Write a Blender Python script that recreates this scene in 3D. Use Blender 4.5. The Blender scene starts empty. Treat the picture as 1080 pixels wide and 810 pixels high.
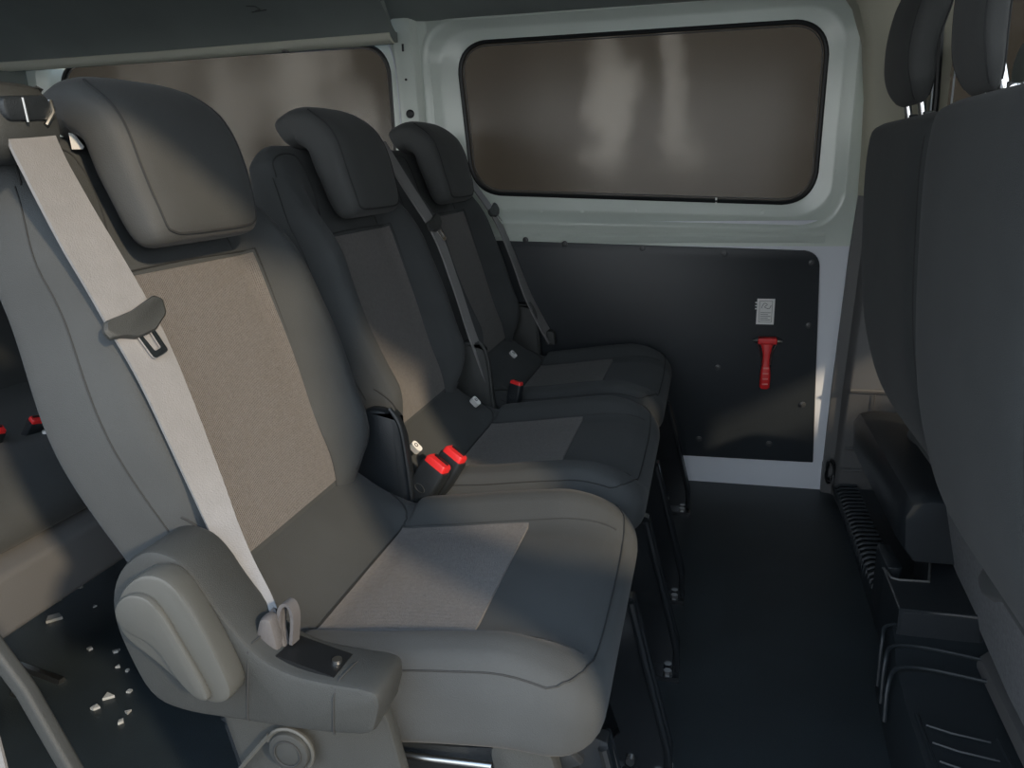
import bpy, bmesh, math, random
from mathutils import Vector, Matrix
random.seed(4)
C = bpy.context.scene.collection
V = Vector

# ------------------------------------------------------------------ materials
def mat(name, col, rough=.6, metal=0., spec=.5, noise=0, nscale=30, bump=0, bscale=200, wave=0, coat=0, sheen=0, emis=None):
    m = bpy.data.materials.new(name); m.use_nodes = True
    nt = m.node_tree; N = nt.nodes; L = nt.links
    b = N['Principled BSDF']
    b.inputs['Base Color'].default_value = (*col, 1)
    b.inputs['Roughness'].default_value = rough
    b.inputs['Metallic'].default_value = metal
    b.inputs['Specular IOR Level'].default_value = spec
    if coat: b.inputs['Coat Weight'].default_value = coat; b.inputs['Coat Roughness'].default_value = .15
    if sheen:
        b.inputs['Sheen Weight'].default_value = sheen; b.inputs['Sheen Roughness'].default_value = .4
    tc = N.new('ShaderNodeTexCoord')
    if noise:
        n = N.new('ShaderNodeTexNoise'); n.inputs['Scale'].default_value = nscale; n.inputs['Detail'].default_value = 5
        L.new(tc.outputs['Object'], n.inputs['Vector'])
        r = N.new('ShaderNodeMapRange'); r.inputs[1].default_value = .3; r.inputs[2].default_value = .7
        r.inputs[3].default_value = 1-noise; r.inputs[4].default_value = 1+noise
        L.new(n.outputs[0], r.inputs[0])
        mx = N.new('ShaderNodeVectorMath'); mx.operation = 'SCALE'
        mx.inputs[0].default_value = col
        L.new(r.outputs[0], mx.inputs['Scale']); L.new(mx.outputs[0], b.inputs['Base Color'])
    if bump:
        bn = N.new('ShaderNodeTexNoise'); bn.inputs['Scale'].default_value = bscale; bn.inputs['Detail'].default_value = 3
        L.new(tc.outputs['Object'], bn.inputs['Vector'])
        bp = N.new('ShaderNodeBump'); bp.inputs['Strength'].default_value = bump; bp.inputs['Distance'].default_value = .002
        src = bn.outputs[0]
        if wave:
            w = N.new('ShaderNodeTexWave'); w.inputs['Scale'].default_value = wave; w.bands_direction = 'Y'
            w.inputs['Distortion'].default_value = 3; w.inputs['Detail Scale'].default_value = 6
            L.new(tc.outputs['Object'], w.inputs['Vector'])
            ad = N.new('ShaderNodeMath'); L.new(w.outputs['Fac'], ad.inputs[0]); L.new(bn.outputs[0], ad.inputs[1]); src = ad.outputs[0]
        L.new(src, bp.inputs['Height']); L.new(bp.outputs[0], b.inputs['Normal'])
    return m

M = {}
M['fabric'] = mat('dark_fabric', (.062,.067,.069), .85, spec=.25, noise=.07, nscale=9, bump=.35, bscale=700, sheen=.08)
M['side'] = mat('side_fabric', (.075,.075,.073), .8, spec=.25, noise=.08, nscale=12, bump=.25, bscale=500, sheen=.08)
M['headrest'] = mat('headrest_fabric', (.064,.067,.067), .72, spec=.35, noise=.06, nscale=10, bump=.25, bscale=600, sheen=.08)
M['insert'] = mat('woven_insert', (.155,.146,.140), .85, noise=.12, nscale=160, bump=.55, bscale=300, wave=90, sheen=.1)
M['seam'] = mat('seam_thread', (.028,.030,.031), .8)
M['plastic'] = mat('grey_plastic', (.045,.048,.047), .5, spec=.35, bump=.35, bscale=900, noise=.05, nscale=20)
M['plastic2'] = mat('lever_plastic', (.080,.082,.076), .32, bump=.1, bscale=600)
M['black'] = mat('black_plastic', (.018,.022,.026), .4, bump=.3, bscale=600)
M['blackgloss'] = mat('black_painted_steel', (.014,.016,.018), .18, coat=1)
M['steel'] = mat('bare_steel', (.5,.5,.48), .3, metal=1)
M['chrome'] = mat('chrome', (.85,.85,.85), .12, metal=1)
M['webbing'] = mat('belt_webbing', (.225,.222,.222), .55, noise=.05, nscale=40, bump=.3, bscale=500, sheen=.15)
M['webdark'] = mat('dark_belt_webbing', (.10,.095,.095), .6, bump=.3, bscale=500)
M['red'] = mat('red_plastic', (.75,.028,.03), .35)
M['white'] = mat('white_plastic', (.8,.8,.78), .5)
M['paint'] = mat('painted_metal', (.66,.72,.66), .28, noise=.05, nscale=3, coat=.5)
M['strip'] = mat('white_paint', (.72,.75,.80), .35)
M['panel'] = mat('black_panel', (.022,.027,.032), .42, bump=.2, bscale=400, noise=.12, nscale=3)
M['floor'] = mat('rubber_floor', (.020,.028,.033), .48, bump=.5, bscale=350, noise=.2, nscale=5)
M['liner'] = mat('headliner', (.25,.275,.26), .75, noise=.08, nscale=4, bump=.2, bscale=300)
M['lip'] = mat('liner_lip', (.75,.74,.62), .6)
M['trimgrey'] = mat('trim_grey', (.10,.10,.10), .5, bump=.2, bscale=500)
M['trimwarm'] = mat('trim_warm', (.38,.365,.285), .5)
M['felt'] = mat('felt', (.17,.175,.185), .9, noise=.15, nscale=120, bump=.6, bscale=300)
M['rubber'] = mat('seal_rubber', (.008,.009,.01), .4)
M['dash'] = mat('dash_grey', (.20,.23,.22), .7)
M['rivet'] = mat('rivet_plastic', (.045,.048,.05), .35)
M['shard'] = mat('clear_plastic_shard', (.36,.38,.38), .15)
M['outground'] = mat('asphalt', (.10,.097,.092), .9, noise=.15, nscale=6)
M['ribrub'] = mat('tread_rubber', (.016,.021,.025), .5)

def glass_mat(name, tint, gl=.07):
    m = bpy.data.materials.new(name); m.use_nodes = True
    nt = m.node_tree; N = nt.nodes; L = nt.links
    N.remove(N['Principled BSDF'])
    t = N.new('ShaderNodeBsdfTransparent'); t.inputs[0].default_value = (*tint, 1)
    g = N.new('ShaderNodeBsdfGlossy'); g.inputs['Roughness'].default_value = .22
    mx = N.new('ShaderNodeMixShader'); mx.inputs[0].default_value = gl
    L.new(t.outputs[0], mx.inputs[1]); L.new(g.outputs[0], mx.inputs[2])
    L.new(mx.outputs[0], N['Material Output'].inputs[0])
    return m
M['glass'] = glass_mat('tinted_glass', (.45,.435,.41), .025)

def wall_mat():
    m = bpy.data.materials.new('blotched_concrete'); m.use_nodes = True
    nt = m.node_tree; N = nt.nodes; L = nt.links; b = N['Principled BSDF']; b.inputs['Roughness'].default_value = .9
    tc = N.new('ShaderNodeTexCoord')
    mp = N.new('ShaderNodeMapping'); mp.inputs['Scale'].default_value = (1.0, 1.0, .42); mp.inputs['Location'].default_value = (1.9, 0, .35)
    L.new(tc.outputs['Object'], mp.inputs['Vector'])
    n = N.new('ShaderNodeTexNoise'); n.inputs['Scale'].default_value = 1.3; n.inputs['Detail'].default_value = 2.5
    L.new(mp.outputs[0], n.inputs['Vector'])
    fac = N.new('ShaderNodeMapRange'); fac.inputs[1].default_value = .35; fac.inputs[2].default_value = .75; L.new(n.outputs[0], fac.inputs[0]); cur = fac.outputs[0]
    m0 = N.new('ShaderNodeMath'); m0.operation = 'MULTIPLY'; m0.inputs[1].default_value = .32; L.new(cur, m0.inputs[0]); cur = m0.outputs[0]
    # soft pale blobs added to the wall colour, each taller than wide
    for (x, z, sx, sz, a) in ((-.78,1.5,.20,.55,.75),(-.30,1.75,.13,.6,.62),(-.22,1.15,.22,.35,.4),(-3.3,1.75,.50,.6,.8),(-3.9,1.5,.3,.9,.6),(-4.6,1.9,.6,.7,.5),(-2.75,1.3,.16,.5,.55)):
        mm = N.new('ShaderNodeMapping'); mm.vector_type = 'POINT'; mm.inputs['Scale'].default_value = (1/sx,0,1/sz); mm.inputs['Location'].default_value = (-x/sx,0,-z/sz)
        wv = N.new('ShaderNodeTexNoise'); wv.inputs['Scale'].default_value = 2.5; L.new(tc.outputs['Object'], wv.inputs['Vector'])
        ws = N.new('ShaderNodeVectorMath'); ws.operation = 'MULTIPLY_ADD'; L.new(wv.outputs['Color'], ws.inputs[0]); ws.inputs[1].default_value = (.5,0,.5); L.new(tc.outputs['Object'], ws.inputs[2])
        wo = N.new('ShaderNodeVectorMath'); wo.operation = 'SUBTRACT'; wo.inputs[1].default_value = (.25,0,.25); L.new(ws.outputs[0], wo.inputs[0])
        L.new(wo.outputs[0], mm.inputs[0])
        ln = N.new('ShaderNodeVectorMath'); ln.operation = 'LENGTH'; L.new(mm.outputs[0], ln.inputs[0])
        mr = N.new('ShaderNodeMapRange'); mr.interpolation_type = 'SMOOTHERSTEP'; mr.inputs[1].default_value = 1.5; mr.inputs[2].default_value = 0; mr.inputs[3].default_value = 0; mr.inputs[4].default_value = a
        L.new(ln.outputs['Value'], mr.inputs[0])
        ad = N.new('ShaderNodeMath'); L.new(cur, ad.inputs[0]); L.new(mr.outputs[0], ad.inputs[1]); cur = ad.outputs[0]
    cr = N.new('ShaderNodeValToRGB')
    cr.color_ramp.elements[0].position = 0; cr.color_ramp.elements[0].color = (.070,.060,.047,1)
    cr.color_ramp.elements[1].position = 1; cr.color_ramp.elements[1].color = (.36,.35,.33,1)
    e = cr.color_ramp.elements.new(.35); e.color = (.105,.094,.078,1)
    L.new(cur, cr.inputs[0]); L.new(cr.outputs[0], b.inputs['Base Color'])
    return m
M['backdrop'] = wall_mat()

# ------------------------------------------------------------------ object helpers
def link(name, ob): C.objects.link(ob); return ob
def wloc(o):
    p = V((0,0,0))
    while o is not None: p += o.location; o = o.parent
    return p
SPLIT = {'seam','bolt','foot_bracket','grip_mark','bracket_wire','tread_rib','edge_rib','weld_dimple','liner_clip','door_bright_edge','sticker_tab',
         'guide_rib','split_line','cross_tube','bench_leg','embossed_mark','bracket_rim','moulding_edge','trim_ridge','liner_hook','pillar_slot'}
def islands(bm):
    bm.verts.index_update(); bm.verts.ensure_lookup_table(); seen = set(); out = []
    for v in bm.verts:
        if v.index in seen: continue
        st = [v]; comp = []; seen.add(v.index)
        while st:
            q = st.pop(); comp.append(q.index)
            for e in q.link_edges:
                o = e.other_vert(q)
                if o.index not in seen: seen.add(o.index); st.append(o)
        out.append(set(comp))
    return out
def obj(name, bm, m, parent=None, loc=None, smooth=True, sub=0, bev=0):
    if name in SPLIT:
        isl = islands(bm)
        if len(isl) > 1:
            r = None
            for c in isl:
                nb = bm.copy(); nb.verts.ensure_lookup_table()
                bmesh.ops.delete(nb, geom=[v for v in nb.verts if v.index not in c], context='VERTS')
                r = obj1(name, nb, m, parent, loc, smooth, sub, bev)
            bm.free(); return r
    return obj1(name, bm, m, parent, loc, smooth, sub, bev)
def obj1(name, bm, m, parent=None, loc=None, smooth=True, sub=0, bev=0):
    if parent is not None: off = wloc(parent)
    elif loc is not None: off = V(loc)
    else: off = V((0,0,0))
    bmesh.ops.recalc_face_normals(bm, faces=bm.faces)
    bmesh.ops.translate(bm, verts=bm.verts, vec=-off)
    me = bpy.data.meshes.new(name); bm.to_mesh(me); bm.free()
    if smooth:
        for p in me.polygons: p.use_smooth = True
    me.materials.append(M[m] if isinstance(m, str) else m)
    o = bpy.data.objects.new(name, me); C.objects.link(o)
    if parent is not None: o.parent = parent
    elif loc is not None: o.location = off
    if bev:
        md = o.modifiers.new('b', 'BEVEL'); md.width = bev; md.segments = 3; md.limit_method = 'ANGLE'; md.angle_limit = .6
        md.harden_normals = False
    if sub:
        md = o.modifiers.new('s', 'SUBSURF'); md.levels = sub; md.render_levels = sub
    if smooth:
        try:
            md = o.modifiers.new('w', 'WEIGHTED_NORMAL') if bev else None
        except Exception: pass
        if not sub: me.set_sharp_from_angle(angle=.7)
    return o
def tag(o, label, cat, group=None):
    o['label'] = label; o['category'] = cat
    if group: o['group'] = group
    return o
def thing(name, label, cat, loc, group=None):
    o = bpy.data.objects.new(name, None); C.objects.link(o); o.location = loc; o.empty_display_size = .05
    return tag(o, label, cat, group)
def struct(name, bm, m, parent=None, **k):
    o = obj(name, bm, m, parent, **k)
    if parent is None: o['kind'] = 'structure'
    return o
def cp(root, d=(0,0,0), label=None, group=None, parent=None, skip=()):
    r = root.copy(); C.objects.link(r)
    if parent is not None: r.parent = parent
    else: r.location = root.location + V(d)
    if label: r['label'] = label
    if group: r['group'] = group
    for ch in list(root.children):
        if ch.name.split('.')[0] in skip: continue
        cp(ch, parent=r)
    return r

# ------------------------------------------------------------------ mesh helpers
def NB(): return bmesh.new()
def box(bm, lo, hi):
    lo = V(lo); hi = V(hi); vs = []
    for x in (lo.x, hi.x):
        for y in (lo.y, hi.y):
            for z in (lo.z, hi.z): vs.append(bm.verts.new((x,y,z)))
    for f in ((0,1,3,2),(4,6,7,5),(0,4,5,1),(2,3,7,6),(0,2,6,4),(1,5,7,3)): bm.faces.new([vs[i] for i in f])
    return bm
def hexa(bm, pts):          # 8 points: bottom ring 4, top ring 4
    vs = [bm.verts.new(p) for p in pts]
    for f in ((0,3,2,1),(4,5,6,7),(0,1,5,4),(1,2,6,5),(2,3,7,6),(3,0,4,7)): bm.faces.new([vs[i] for i in f])
    return bm
def loft(bm, rings, closed=True, cap0=True, cap1=True):
    R = [[bm.verts.new(p) for p in r] for r in rings]
    n = len(R[0])
    for a, b in zip(R[:-1], R[1:]):
        for i in range(n if closed else n-1):
            j = (i+1) % n
            try: bm.faces.new((a[i], a[j], b[j], b[i]))
            except ValueError: pass
    if closed and cap0: bm.faces.new(R[0][::-1])
    if closed and cap1: bm.faces.new(R[-1])
    return bm
def tube(bm, pts, r, n=8, closed=False, r2=None):
    pts = [V(p) for p in pts]; rings = []
    N = len(pts); up = None
    for i, p in enumerate(pts):
        a = pts[(i-1) % N] if (closed or i > 0) else p
        b = pts[(i+1) % N] if (closed or i < N-1) else p
        t = (b-a).normalized()
        if up is None:
            up = V((0,0,1)) if abs(t.z) < .9 else V((1,0,0))
        s = t.cross(up).normalized(); up = s.cross(t).normalized()
        rr = r if r2 is None else r + (r2-r)*i/(N-1)
        rings.append([p + s*rr*math.cos(2*math.pi*k/n) + up*rr*math.sin(2*math.pi*k/n) for k in range(n)])
    if closed: rings.append(rings[0]); loft(bm, rings, True, False, False)
    else: loft(bm, rings)
    return bm
def spline(pts, n):
    pts = [V(p) for p in pts]; out = []
    for i in range(len(pts)-1):
        p0 = pts[max(i-1,0)]; p1 = pts[i]; p2 = pts[i+1]; p3 = pts[min(i+2,len(pts)-1)]
        for k in range(n):
            t = k/n
            out.append(.5*((2*p1)+(p2-p0)*t+(2*p0-5*p1+4*p2-p3)*t*t+(3*p1-p0-3*p2+p3)*t**3))
    out.append(pts[-1]); return out
def rrect(corners, r, n=7):   # four 2-D corner points, rounded with quadratic arcs
    out = []; K = len(corners)
    for i in range(K):
        p = V(corners[i]); a = V(corners[i-1]); b = V(corners[(i+1) % K])
        ri = r[i] if isinstance(r, (list, tuple)) else r
        s = p + (a-p).normalized()*ri; e = p + (b-p).normalized()*ri
        for k in range(n+1):
            t = k/n; out.append((1-t)**2*s + 2*t*(1-t)*(p*.82+(s+e)*.09) + t*t*e)
    return out
def chaikin(p, n=2):
    for _ in range(n):
        q = []
        for i in range(len(p)):
            a = V(p[i]); b_ = V(p[(i+1) % len(p)]); q += [a.lerp(b_,.25), a.lerp(b_,.75)]
        p = q
    return p
def prism(bm, poly, d0, d1, axis='y', inset=0):
    def P(p, d):
        if axis == 'y': return (p[0], d, p[1])
        if axis == 'x': return (d, p[0], p[1])
        return (p[0], p[1], d)
    if inset:
        A = sum(poly[i-1][0]*poly[i][1]-poly[i][0]*poly[i-1][1] for i in range(len(poly)))
        def shr(s):
            out = []; K = len(poly)
            for i in range(K):
                p = V(poly[i]); a = V(poly[i-1]); b = V(poly[(i+1) % K])
                e1 = (p-a).normalized(); e2 = (b-p).normalized()
                n1 = V((-e1.y,e1.x)); n2 = V((-e2.y,e2.x)); m = n1+n2
                m = m/max(.35, (m.length**2)/2) if m.length > 1e-6 else n1
                out.append(p + m*s*(1 if A > 0 else -1))
            return out
        dd = (d1-d0); sg = 1 if dd > 0 else -1
        rings = [[P(p,d0) for p in shr(inset)], [P(p,d0+sg*inset*.3) for p in shr(inset*.3)], [P(p,d0+sg*inset) for p in poly],
                 [P(p,d1-sg*inset) for p in poly], [P(p,d1-sg*inset*.3) for p in shr(inset*.3)], [P(p,d1) for p in shr(inset)]]
    else: rings = [[P(p,d0) for p in poly], [P(p,d1) for p in poly]]
    loft(bm, rings); return bm
def cyl(bm, c, r, h, axis='y', n=20, bev=0):
    poly = [(c[0 if axis != 'x' else 1] + r*math.cos(2*math.pi*k/n), c[2 if axis != 'z' else 1] + r*math.sin(2*math.pi*k/n)) for k in range(n)]
    d = {'x':c[0],'y':c[1],'z':c[2]}[axis]
    prism(bm, poly, d, d+h, axis, inset=bev); return bm
def ribbon(bm, pts, wv, th=.0022):   # webbing: centre points and half-width vectors
    rings = []
    for i, (p, w) in enumerate(zip(pts, wv)):
        t = (pts[min(i+1,len(pts)-1)] - pts[max(i-1,0)]).normalized()
        n = t.cross(w).normalized()*th
        rings.append([p-w-n, p-w*.5-n*1.5, p-n*.9, p+w*.5-n*1.5, p+w-n, p+w+n, p-w+n])
    loft(bm, rings); return bm

def spow(v, e): return math.copysign(abs(v)**e, v)
def sm(a, b, x):
    t = max(0, min(1, (x-a)/(b-a))); return t*t*(3-2*t)
class Pad:
    """upholstered pad: a path in the x-z plane with a superelliptic cross-section across y"""
    def __init__(s, y, path, w, h, n=4.5, bol=None, e0=.06, e1=.06, vin=.62, ex=2.3, steps=10, eh=.75, flip=1):
        s.flip = flip
        s.y = y; s.P = spline([V((a,0,b)) for a, b in path], steps); s.n = n; s.e0 = e0; s.e1 = e1; s.vin = vin; s.ex = ex; s.eh = eh
        s.w = w; s.h = h; s.bol = bol or (lambda t: 0)
        L = [0]
        for a, b in zip(s.P[:-1], s.P[1:]): L.append(L[-1]+(b-a).length)
        s.L = L[-1]; s.T = [l/L[-1] for l in L]
    def at(s, t):
        for i in range(len(s.T)-1):
            if t <= s.T[i+1] or i == len(s.T)-2:
                k = (t-s.T[i])/(s.T[i+1]-s.T[i]); p = s.P[i].lerp(s.P[i+1], k)
                a = s.P[max(i-1,0)]; b = s.P[min(i+2,len(s.P)-1)]
                T = (b-a).normalized(); return p, T, V((-T.z,0,T.x)) * -s.flip
    def lerp(s, tab, t):
        if not isinstance(tab, (list,tuple)): return tab
        for (a,va),(b,vb) in zip(tab[:-1], tab[1:]):
            if t <= b: k = (t-a)/(b-a); k = k*k*(3-2*k); return va+(vb-va)*k
        return tab[-1][1]
    def end(s, t, e_exp):
        f = 1
        if t < s.e0: f = min(f, max(0, 1-(1-t/s.e0)**s.ex))**(1/s.ex)
        if t > 1-s.e1: f = min(f, max(0, 1-(1-(1-t)/s.e1)**s.ex)**(1/s.ex))
        return f
    def pt(s, t, c, sn, off=0):
        p, T, N = s.at(t); f = s.end(t, 2); w = s.lerp(s.w, t); h = s.lerp(s.h, t)
        fw = 1-(1-f)*s.eh*.35
        yy = spow(c, 2/s.n); hh = spow(sn, 2/s.n)
        b = 0
        if sn > 0: b = s.bol(t)*sm(s.vin-.04, s.vin+.22, abs(yy))*(1-sm(.93,1.0,abs(yy))*.55)*sm(0,.5,hh)
        return V((0, s.y + yy*w*fw, 0)) + p + N*(hh*h*f + b*f + off)
    def build(s, bm, nt=44, nu=56):
        rings = []
        ts = [i/nt for i in range(nt+1)]
        ts = sorted(set(ts + [s.e0*q for q in (.003,.03,.1,.25,.5,.75)] + [1-s.e1*q for q in (.003,.03,.1,.25,.5,.75)]))
        ts = [t for t in ts if .0001 < t < .9999]
        for t in ts:
            rings.append([s.pt(t, math.cos(2*math.pi*k/nu+.01), math.sin(2*math.pi*k/nu+.01)) for k in range(nu)])
        loft(bm, rings); return bm
    def top(s, t, v, off=0):      # front/top surface point at v = y / half width
        v = max(-.9999, min(.9999, v)); c = spow(v, s.n/2); return s.pt(t, c, math.sqrt(1-c*c), off)
    def patch(s, bm, t0, t1, v0, v1, off=.003, nt=24, nv=16, v0b=None, v1b=None):
        v0b = v0 if v0b is None else v0b; v1b = v1 if v1b is None else v1b
        R = []
        pa = [0,.006]+[i/nt for i in range(1,nt)]+[.994,1]; pb = [0,.008]+[i/nv for i in range(1,nv)]+[.992,1]; nt = len(pa)-1; nv = len(pb)-1
        for i, ki in enumerate(pa):
            t = t0+(t1-t0)*ki; a = v0+(v0b-v0)*ki; b = v1+(v1b-v1)*ki; row = []
            for j, kj in enumerate(pb):
                o = off if (0 < i < nt and 0 < j < nv) else -.004
                row.append(bm.verts.new(s.top(t, a+(b-a)*kj, o)))
            R.append(row)
        for i in range(nt):
            for j in range(nv): bm.faces.new((R[i][j], R[i+1][j], R[i+1][j+1], R[i][j+1]))
        return bm
    def line(s, bm, tv, r=.0016, n=10, off=.0006, closed=False):
        tv = spline([V((a,b,0)) for a, b in tv], n)
        tube(bm, [s.top(p.x, p.y, off) for p in tv], r, 6, closed); return bm
    def edge(s, bm, t0, t1, th, r=.0018, n=40):
        pts = [s.pt(t0+(t1-t0)*i/n, math.cos(th), math.sin(th), .0005) for i in range(n+1)]
        tube(bm, pts, r, 6); return bm

# ------------------------------------------------------------------ the row of three seats
YC = (1.075, 1.70, 2.325)
def make_seat(y):
    root = thing('van_seat', '', 'seat', (-.45, y, 0), 'three rear-row seats')
    # cushion: path from the rear to the front edge, normal up
    cu = Pad(y, [(-.73,.535),(-.665,.485),(-.60,.425),(-.54,.385),(-.45,.388),(-.30,.408),(-.19,.415),(-.105,.395)],
             [(0,.25),(.25,.275),(.6,.285),(1,.285)], [(0,.045),(.2,.05),(.5,.055),(1,.058)], n=4.2,
             bol=lambda t: .048*sm(.15,.42,t)*(1-.55*sm(.80,.98,t)), e0=.05, e1=.12, vin=.60, flip=-1)
    seat = obj('seat_cushion', cu.build(NB()), 'fabric', root)
    obj('woven_insert', cu.patch(NB(), .345, .735, -.625, .625, nt=16), 'insert', seat)
    b = NB()
    cu.line(b, [(.335,-.64),(.335,0),(.335,.64)], n=12); cu.line(b, [(.335,-.64),(.27,-.80),(.22,-.93)]); cu.line(b, [(.335,.64),(.27,.80),(.22,.93)])
    cu.line(b, [(.335,-.635),(.74,-.635),(.93,-.66)], n=14); cu.line(b, [(.335,.635),(.74,.635),(.93,.66)], n=14)
    pts = [cu.pt(.28+.61*i/30, math.cos(math.radians(158)), math.sin(math.radians(158)), .0012) for i in range(31)]
    pts += [cu.pt(.89+.065*math.sin(math.pi*i/40)**.6, math.cos(math.radians(158-136*i/40)), math.sin(math.radians(158-136*i/40)), .0012) for i in range(1,40)]
    pts += [cu.pt(.89-.61*i/30, math.cos(math.radians(22)), math.sin(math.radians(22)), .0008) for i in range(31)]
    tube(b, pts, .0012, 6)
    obj('seam', b, 'seam', seat)
    # under-cushion pan
    b = NB()
    prism(b, [(-.62,.36),(-.50,.325),(-.30,.34),(-.15,.36),(-.13,.34),(-.20,.30),(-.55,.27),(-.66,.32)], y-.24, y+.24, 'y', .006)
    obj('seat_pan', b, 'black', root, bev=0)
    # backrest
    ba = Pad(y, [(-.675,.45),(-.705,.55),(-.750,.65),(-.795,.78),(-.835,.91),(-.870,1.02),(-.900,1.135)],
             [(0,.22),(.18,.265),(.45,.288),(.72,.270),(.93,.225),(1,.20)], [(0,.05),(.3,.058),(.8,.05),(1,.038)], n=4.6,
             bol=lambda t: .072*sm(.02,.22,t)*(1-sm(.62,.98,t)), e0=.07, e1=.07, vin=.62)
    back = obj('backrest', ba.build(NB(), 52, 60), 'fabric', root)
    obj('woven_insert', ba.patch(NB(), .10, .705, -.60, .60, v0b=-.66, v1b=.66, nt=30), 'insert', back)
    b = NB()
    ba.line(b, [(.71,-.67),(.715,0),(.71,.67)], n=12)
    ba.line(b, [(.08,-.60),(.3,-.62),(.71,-.67)], n=14); ba.line(b, [(.08,.60),(.3,.62),(.71,.67)], n=14)
    ba.edge(b, .22, .90, math.radians(170), r=.0013); ba.edge(b, .22, .90, math.radians(10), r=.0013)
    ba.line(b, [(.90,-.98),(.955,-.93),(.965,-.7),(.94,-.55),(.84,-.50),(.72,-.52)], n=8)
    ba.line(b, [(.90,.98),(.955,.93),(.965,.7),(.94,.55),(.84,.50),(.72,.52)], n=8)
    ba.line(b, [(.24,-.97),(.17,-.93),(.10,-.80)], n=6); ba.line(b, [(.24,.97),(.17,.93),(.10,.80)], n=6)
    obj('seam', b, 'seam', back)
    # headrest, hooked over the top of the backrest
    hr = Pad(y-.010, [(-.893,1.155),(-.870,1.168),(-.838,1.172),(-.797,1.145),(-.773,1.085),(-.757,1.03),(-.744,.985)],
             [(0,.120),(.25,.134),(.6,.141),(1,.13)], [(0,.040),(.25,.044),(.5,.046),(.8,.042),(1,.034)], n=3.6, e0=.06, e1=.13, flip=-1, ex=3.2)
    # path runs rear->front, normal points up/outward
    h = obj('headrest', hr.build(NB(), 44, 52), 'headrest', root)
    b = NB()
    for sg in (-1, 1):
        hr.line(b, [(.22,.80*sg),(.30,.87*sg),(.55,.88*sg),(.88,.87*sg),(.955,.78*sg),(.97,.5*sg),(.972,0)], n=10, r=.0018)
    obj('seam', b, 'seam', h)
    for sg in (-1, 1):
        b = NB(); tube(b, [(-.888,y+.055*sg,1.06),(-.885,y+.055*sg,1.16)], .006, 12); obj('headrest_post', b, 'chrome', root)
        b = NB(); cyl(b, (-.888,y+.055*sg,1.098), .017, .012, 'z', 20, .003); obj('post_collar', b, 'black', root)
    return root, cu, ba, hr
def leg_frame(y, parent):
    b = NB()
    out = [(-.10,.37),(-.16,.39),(-.62,.36),(-.66,.30),(-.60,.02),(-.66,.0),(-.03,.0),(-.035,.055)]
    # side plate with a triangular opening
    inn = [(-.17,.25),(-.19,.28),(-.50,.27),(-.52,.24),(-.48,.09),(-.46,.075),(-.14,.075),(-.12,.10)]
    A = [[(p[0], y+d, p[1]) for p in q] for q, d in ((out,-.012),(out,.012),(inn,.012),(inn,-.012),(out,-.012))]
    loft(b, A, True, False, False)
    leg = obj('leg', b, 'blackgloss', parent, smooth=False, bev=.003)
    b = NB(); tube(b, [(-.105,y-.016,.365),(-.033,y-.016,.07),(-.033,y-.016,.012)], .007, 8); tube(b, [(-.105,y+.016,.365),(-.033,y+.016,.07),(-.033,y+.016,.012)], .007, 8)
    box(b, (-.17,y-.035,0), (-.025,y+.035,.012)); box(b, (-.66,y-.035,0), (-.52,y+.035,.012))
    obj('foot_bracket', b, 'blackgloss', leg)
    b = NB()
    for x in (-.05,-.12,-.56): cyl(b, (x,y-.024,.012), .009, .010, 'z', 6); cyl(b, (x,y+.024,.012), .009, .010, 'z', 6)
    cyl(b, (-.10,y-.019,.045), .008, .008, 'y', 12); cyl(b, (-.15,y-.019,.30), .008, .008, 'y', 12)
    obj('bolt', b, 'steel', leg)
    b = NB(); tube(b, [(-.60,y,.03),(-.60,y+.0,.0)], .01, 8); 
    b.free()
seat1, cu1, ba1, hr1 = make_seat(YC[0])
seat2 = cp(seat1, (0,YC[1]-YC[0],0)); seat3 = cp(seat1, (0,YC[2]-YC[0],0))
seat1['label'] = 'nearest grey van seat, sunlit, with the big plastic lever cover on its side'
seat2['label'] = 'middle seat of the row, between the nearest seat and the window-side seat'
seat3['label'] = 'farthest seat of the row, beside the black wall panel under the window'
leg_frame(.86, seat1); leg_frame(1.215, seat1); leg_frame(1.54, seat2); leg_frame(1.86, seat2); leg_frame(2.40, seat3)
for s, y in ((seat1, YC[0]), (seat2, YC[1]), (seat3, YC[2])):
    b = NB(); tube(b, [(-.17,y-.25,.325),(-.17,y+.25,.325)], .013, 12); tube(b, [(-.58,y-.25,.30),(-.58,y+.25,.30)], .013, 12)
    obj('cross_tube', b, 'blackgloss', s)
    # grab bar lever under the front edge
# hinge covers at the far side of every backrest, in the gap to the next seat
for s, y, m in ((seat1,1.382,'black'),(seat2,2.005,'plastic'),(seat3,2.625,'plastic')):
    b = NB(); pl = rrect([(-.665,.625),(-.60,.635),(-.568,.60),(-.545,.36),(-.70,.36)], .03, 4)
    prism(b, pl, y-.02, y+.014, 'y', .008)
    hc = obj('hinge_cover', b, m, s)
    b = NB(); tube(b, spline([(-.590,y-.022,.635),(-.570,y-.022,.60),(-.560,y-.022,.52),(-.553,y-.022,.42)], 5), .005, 8); obj('cover_edge', b, m, hc)
b = NB(); hexa(b, [(-.852,.948,1.118),(-.838,.952,1.118),(-.838,.956,1.121),(-.852,.952,1.121),(-.853,.948,1.140),(-.848,.950,1.138),(-.848,.953,1.138),(-.853,.952,1.140)]); obj('post_tag', b, 'white', seat1)
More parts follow.
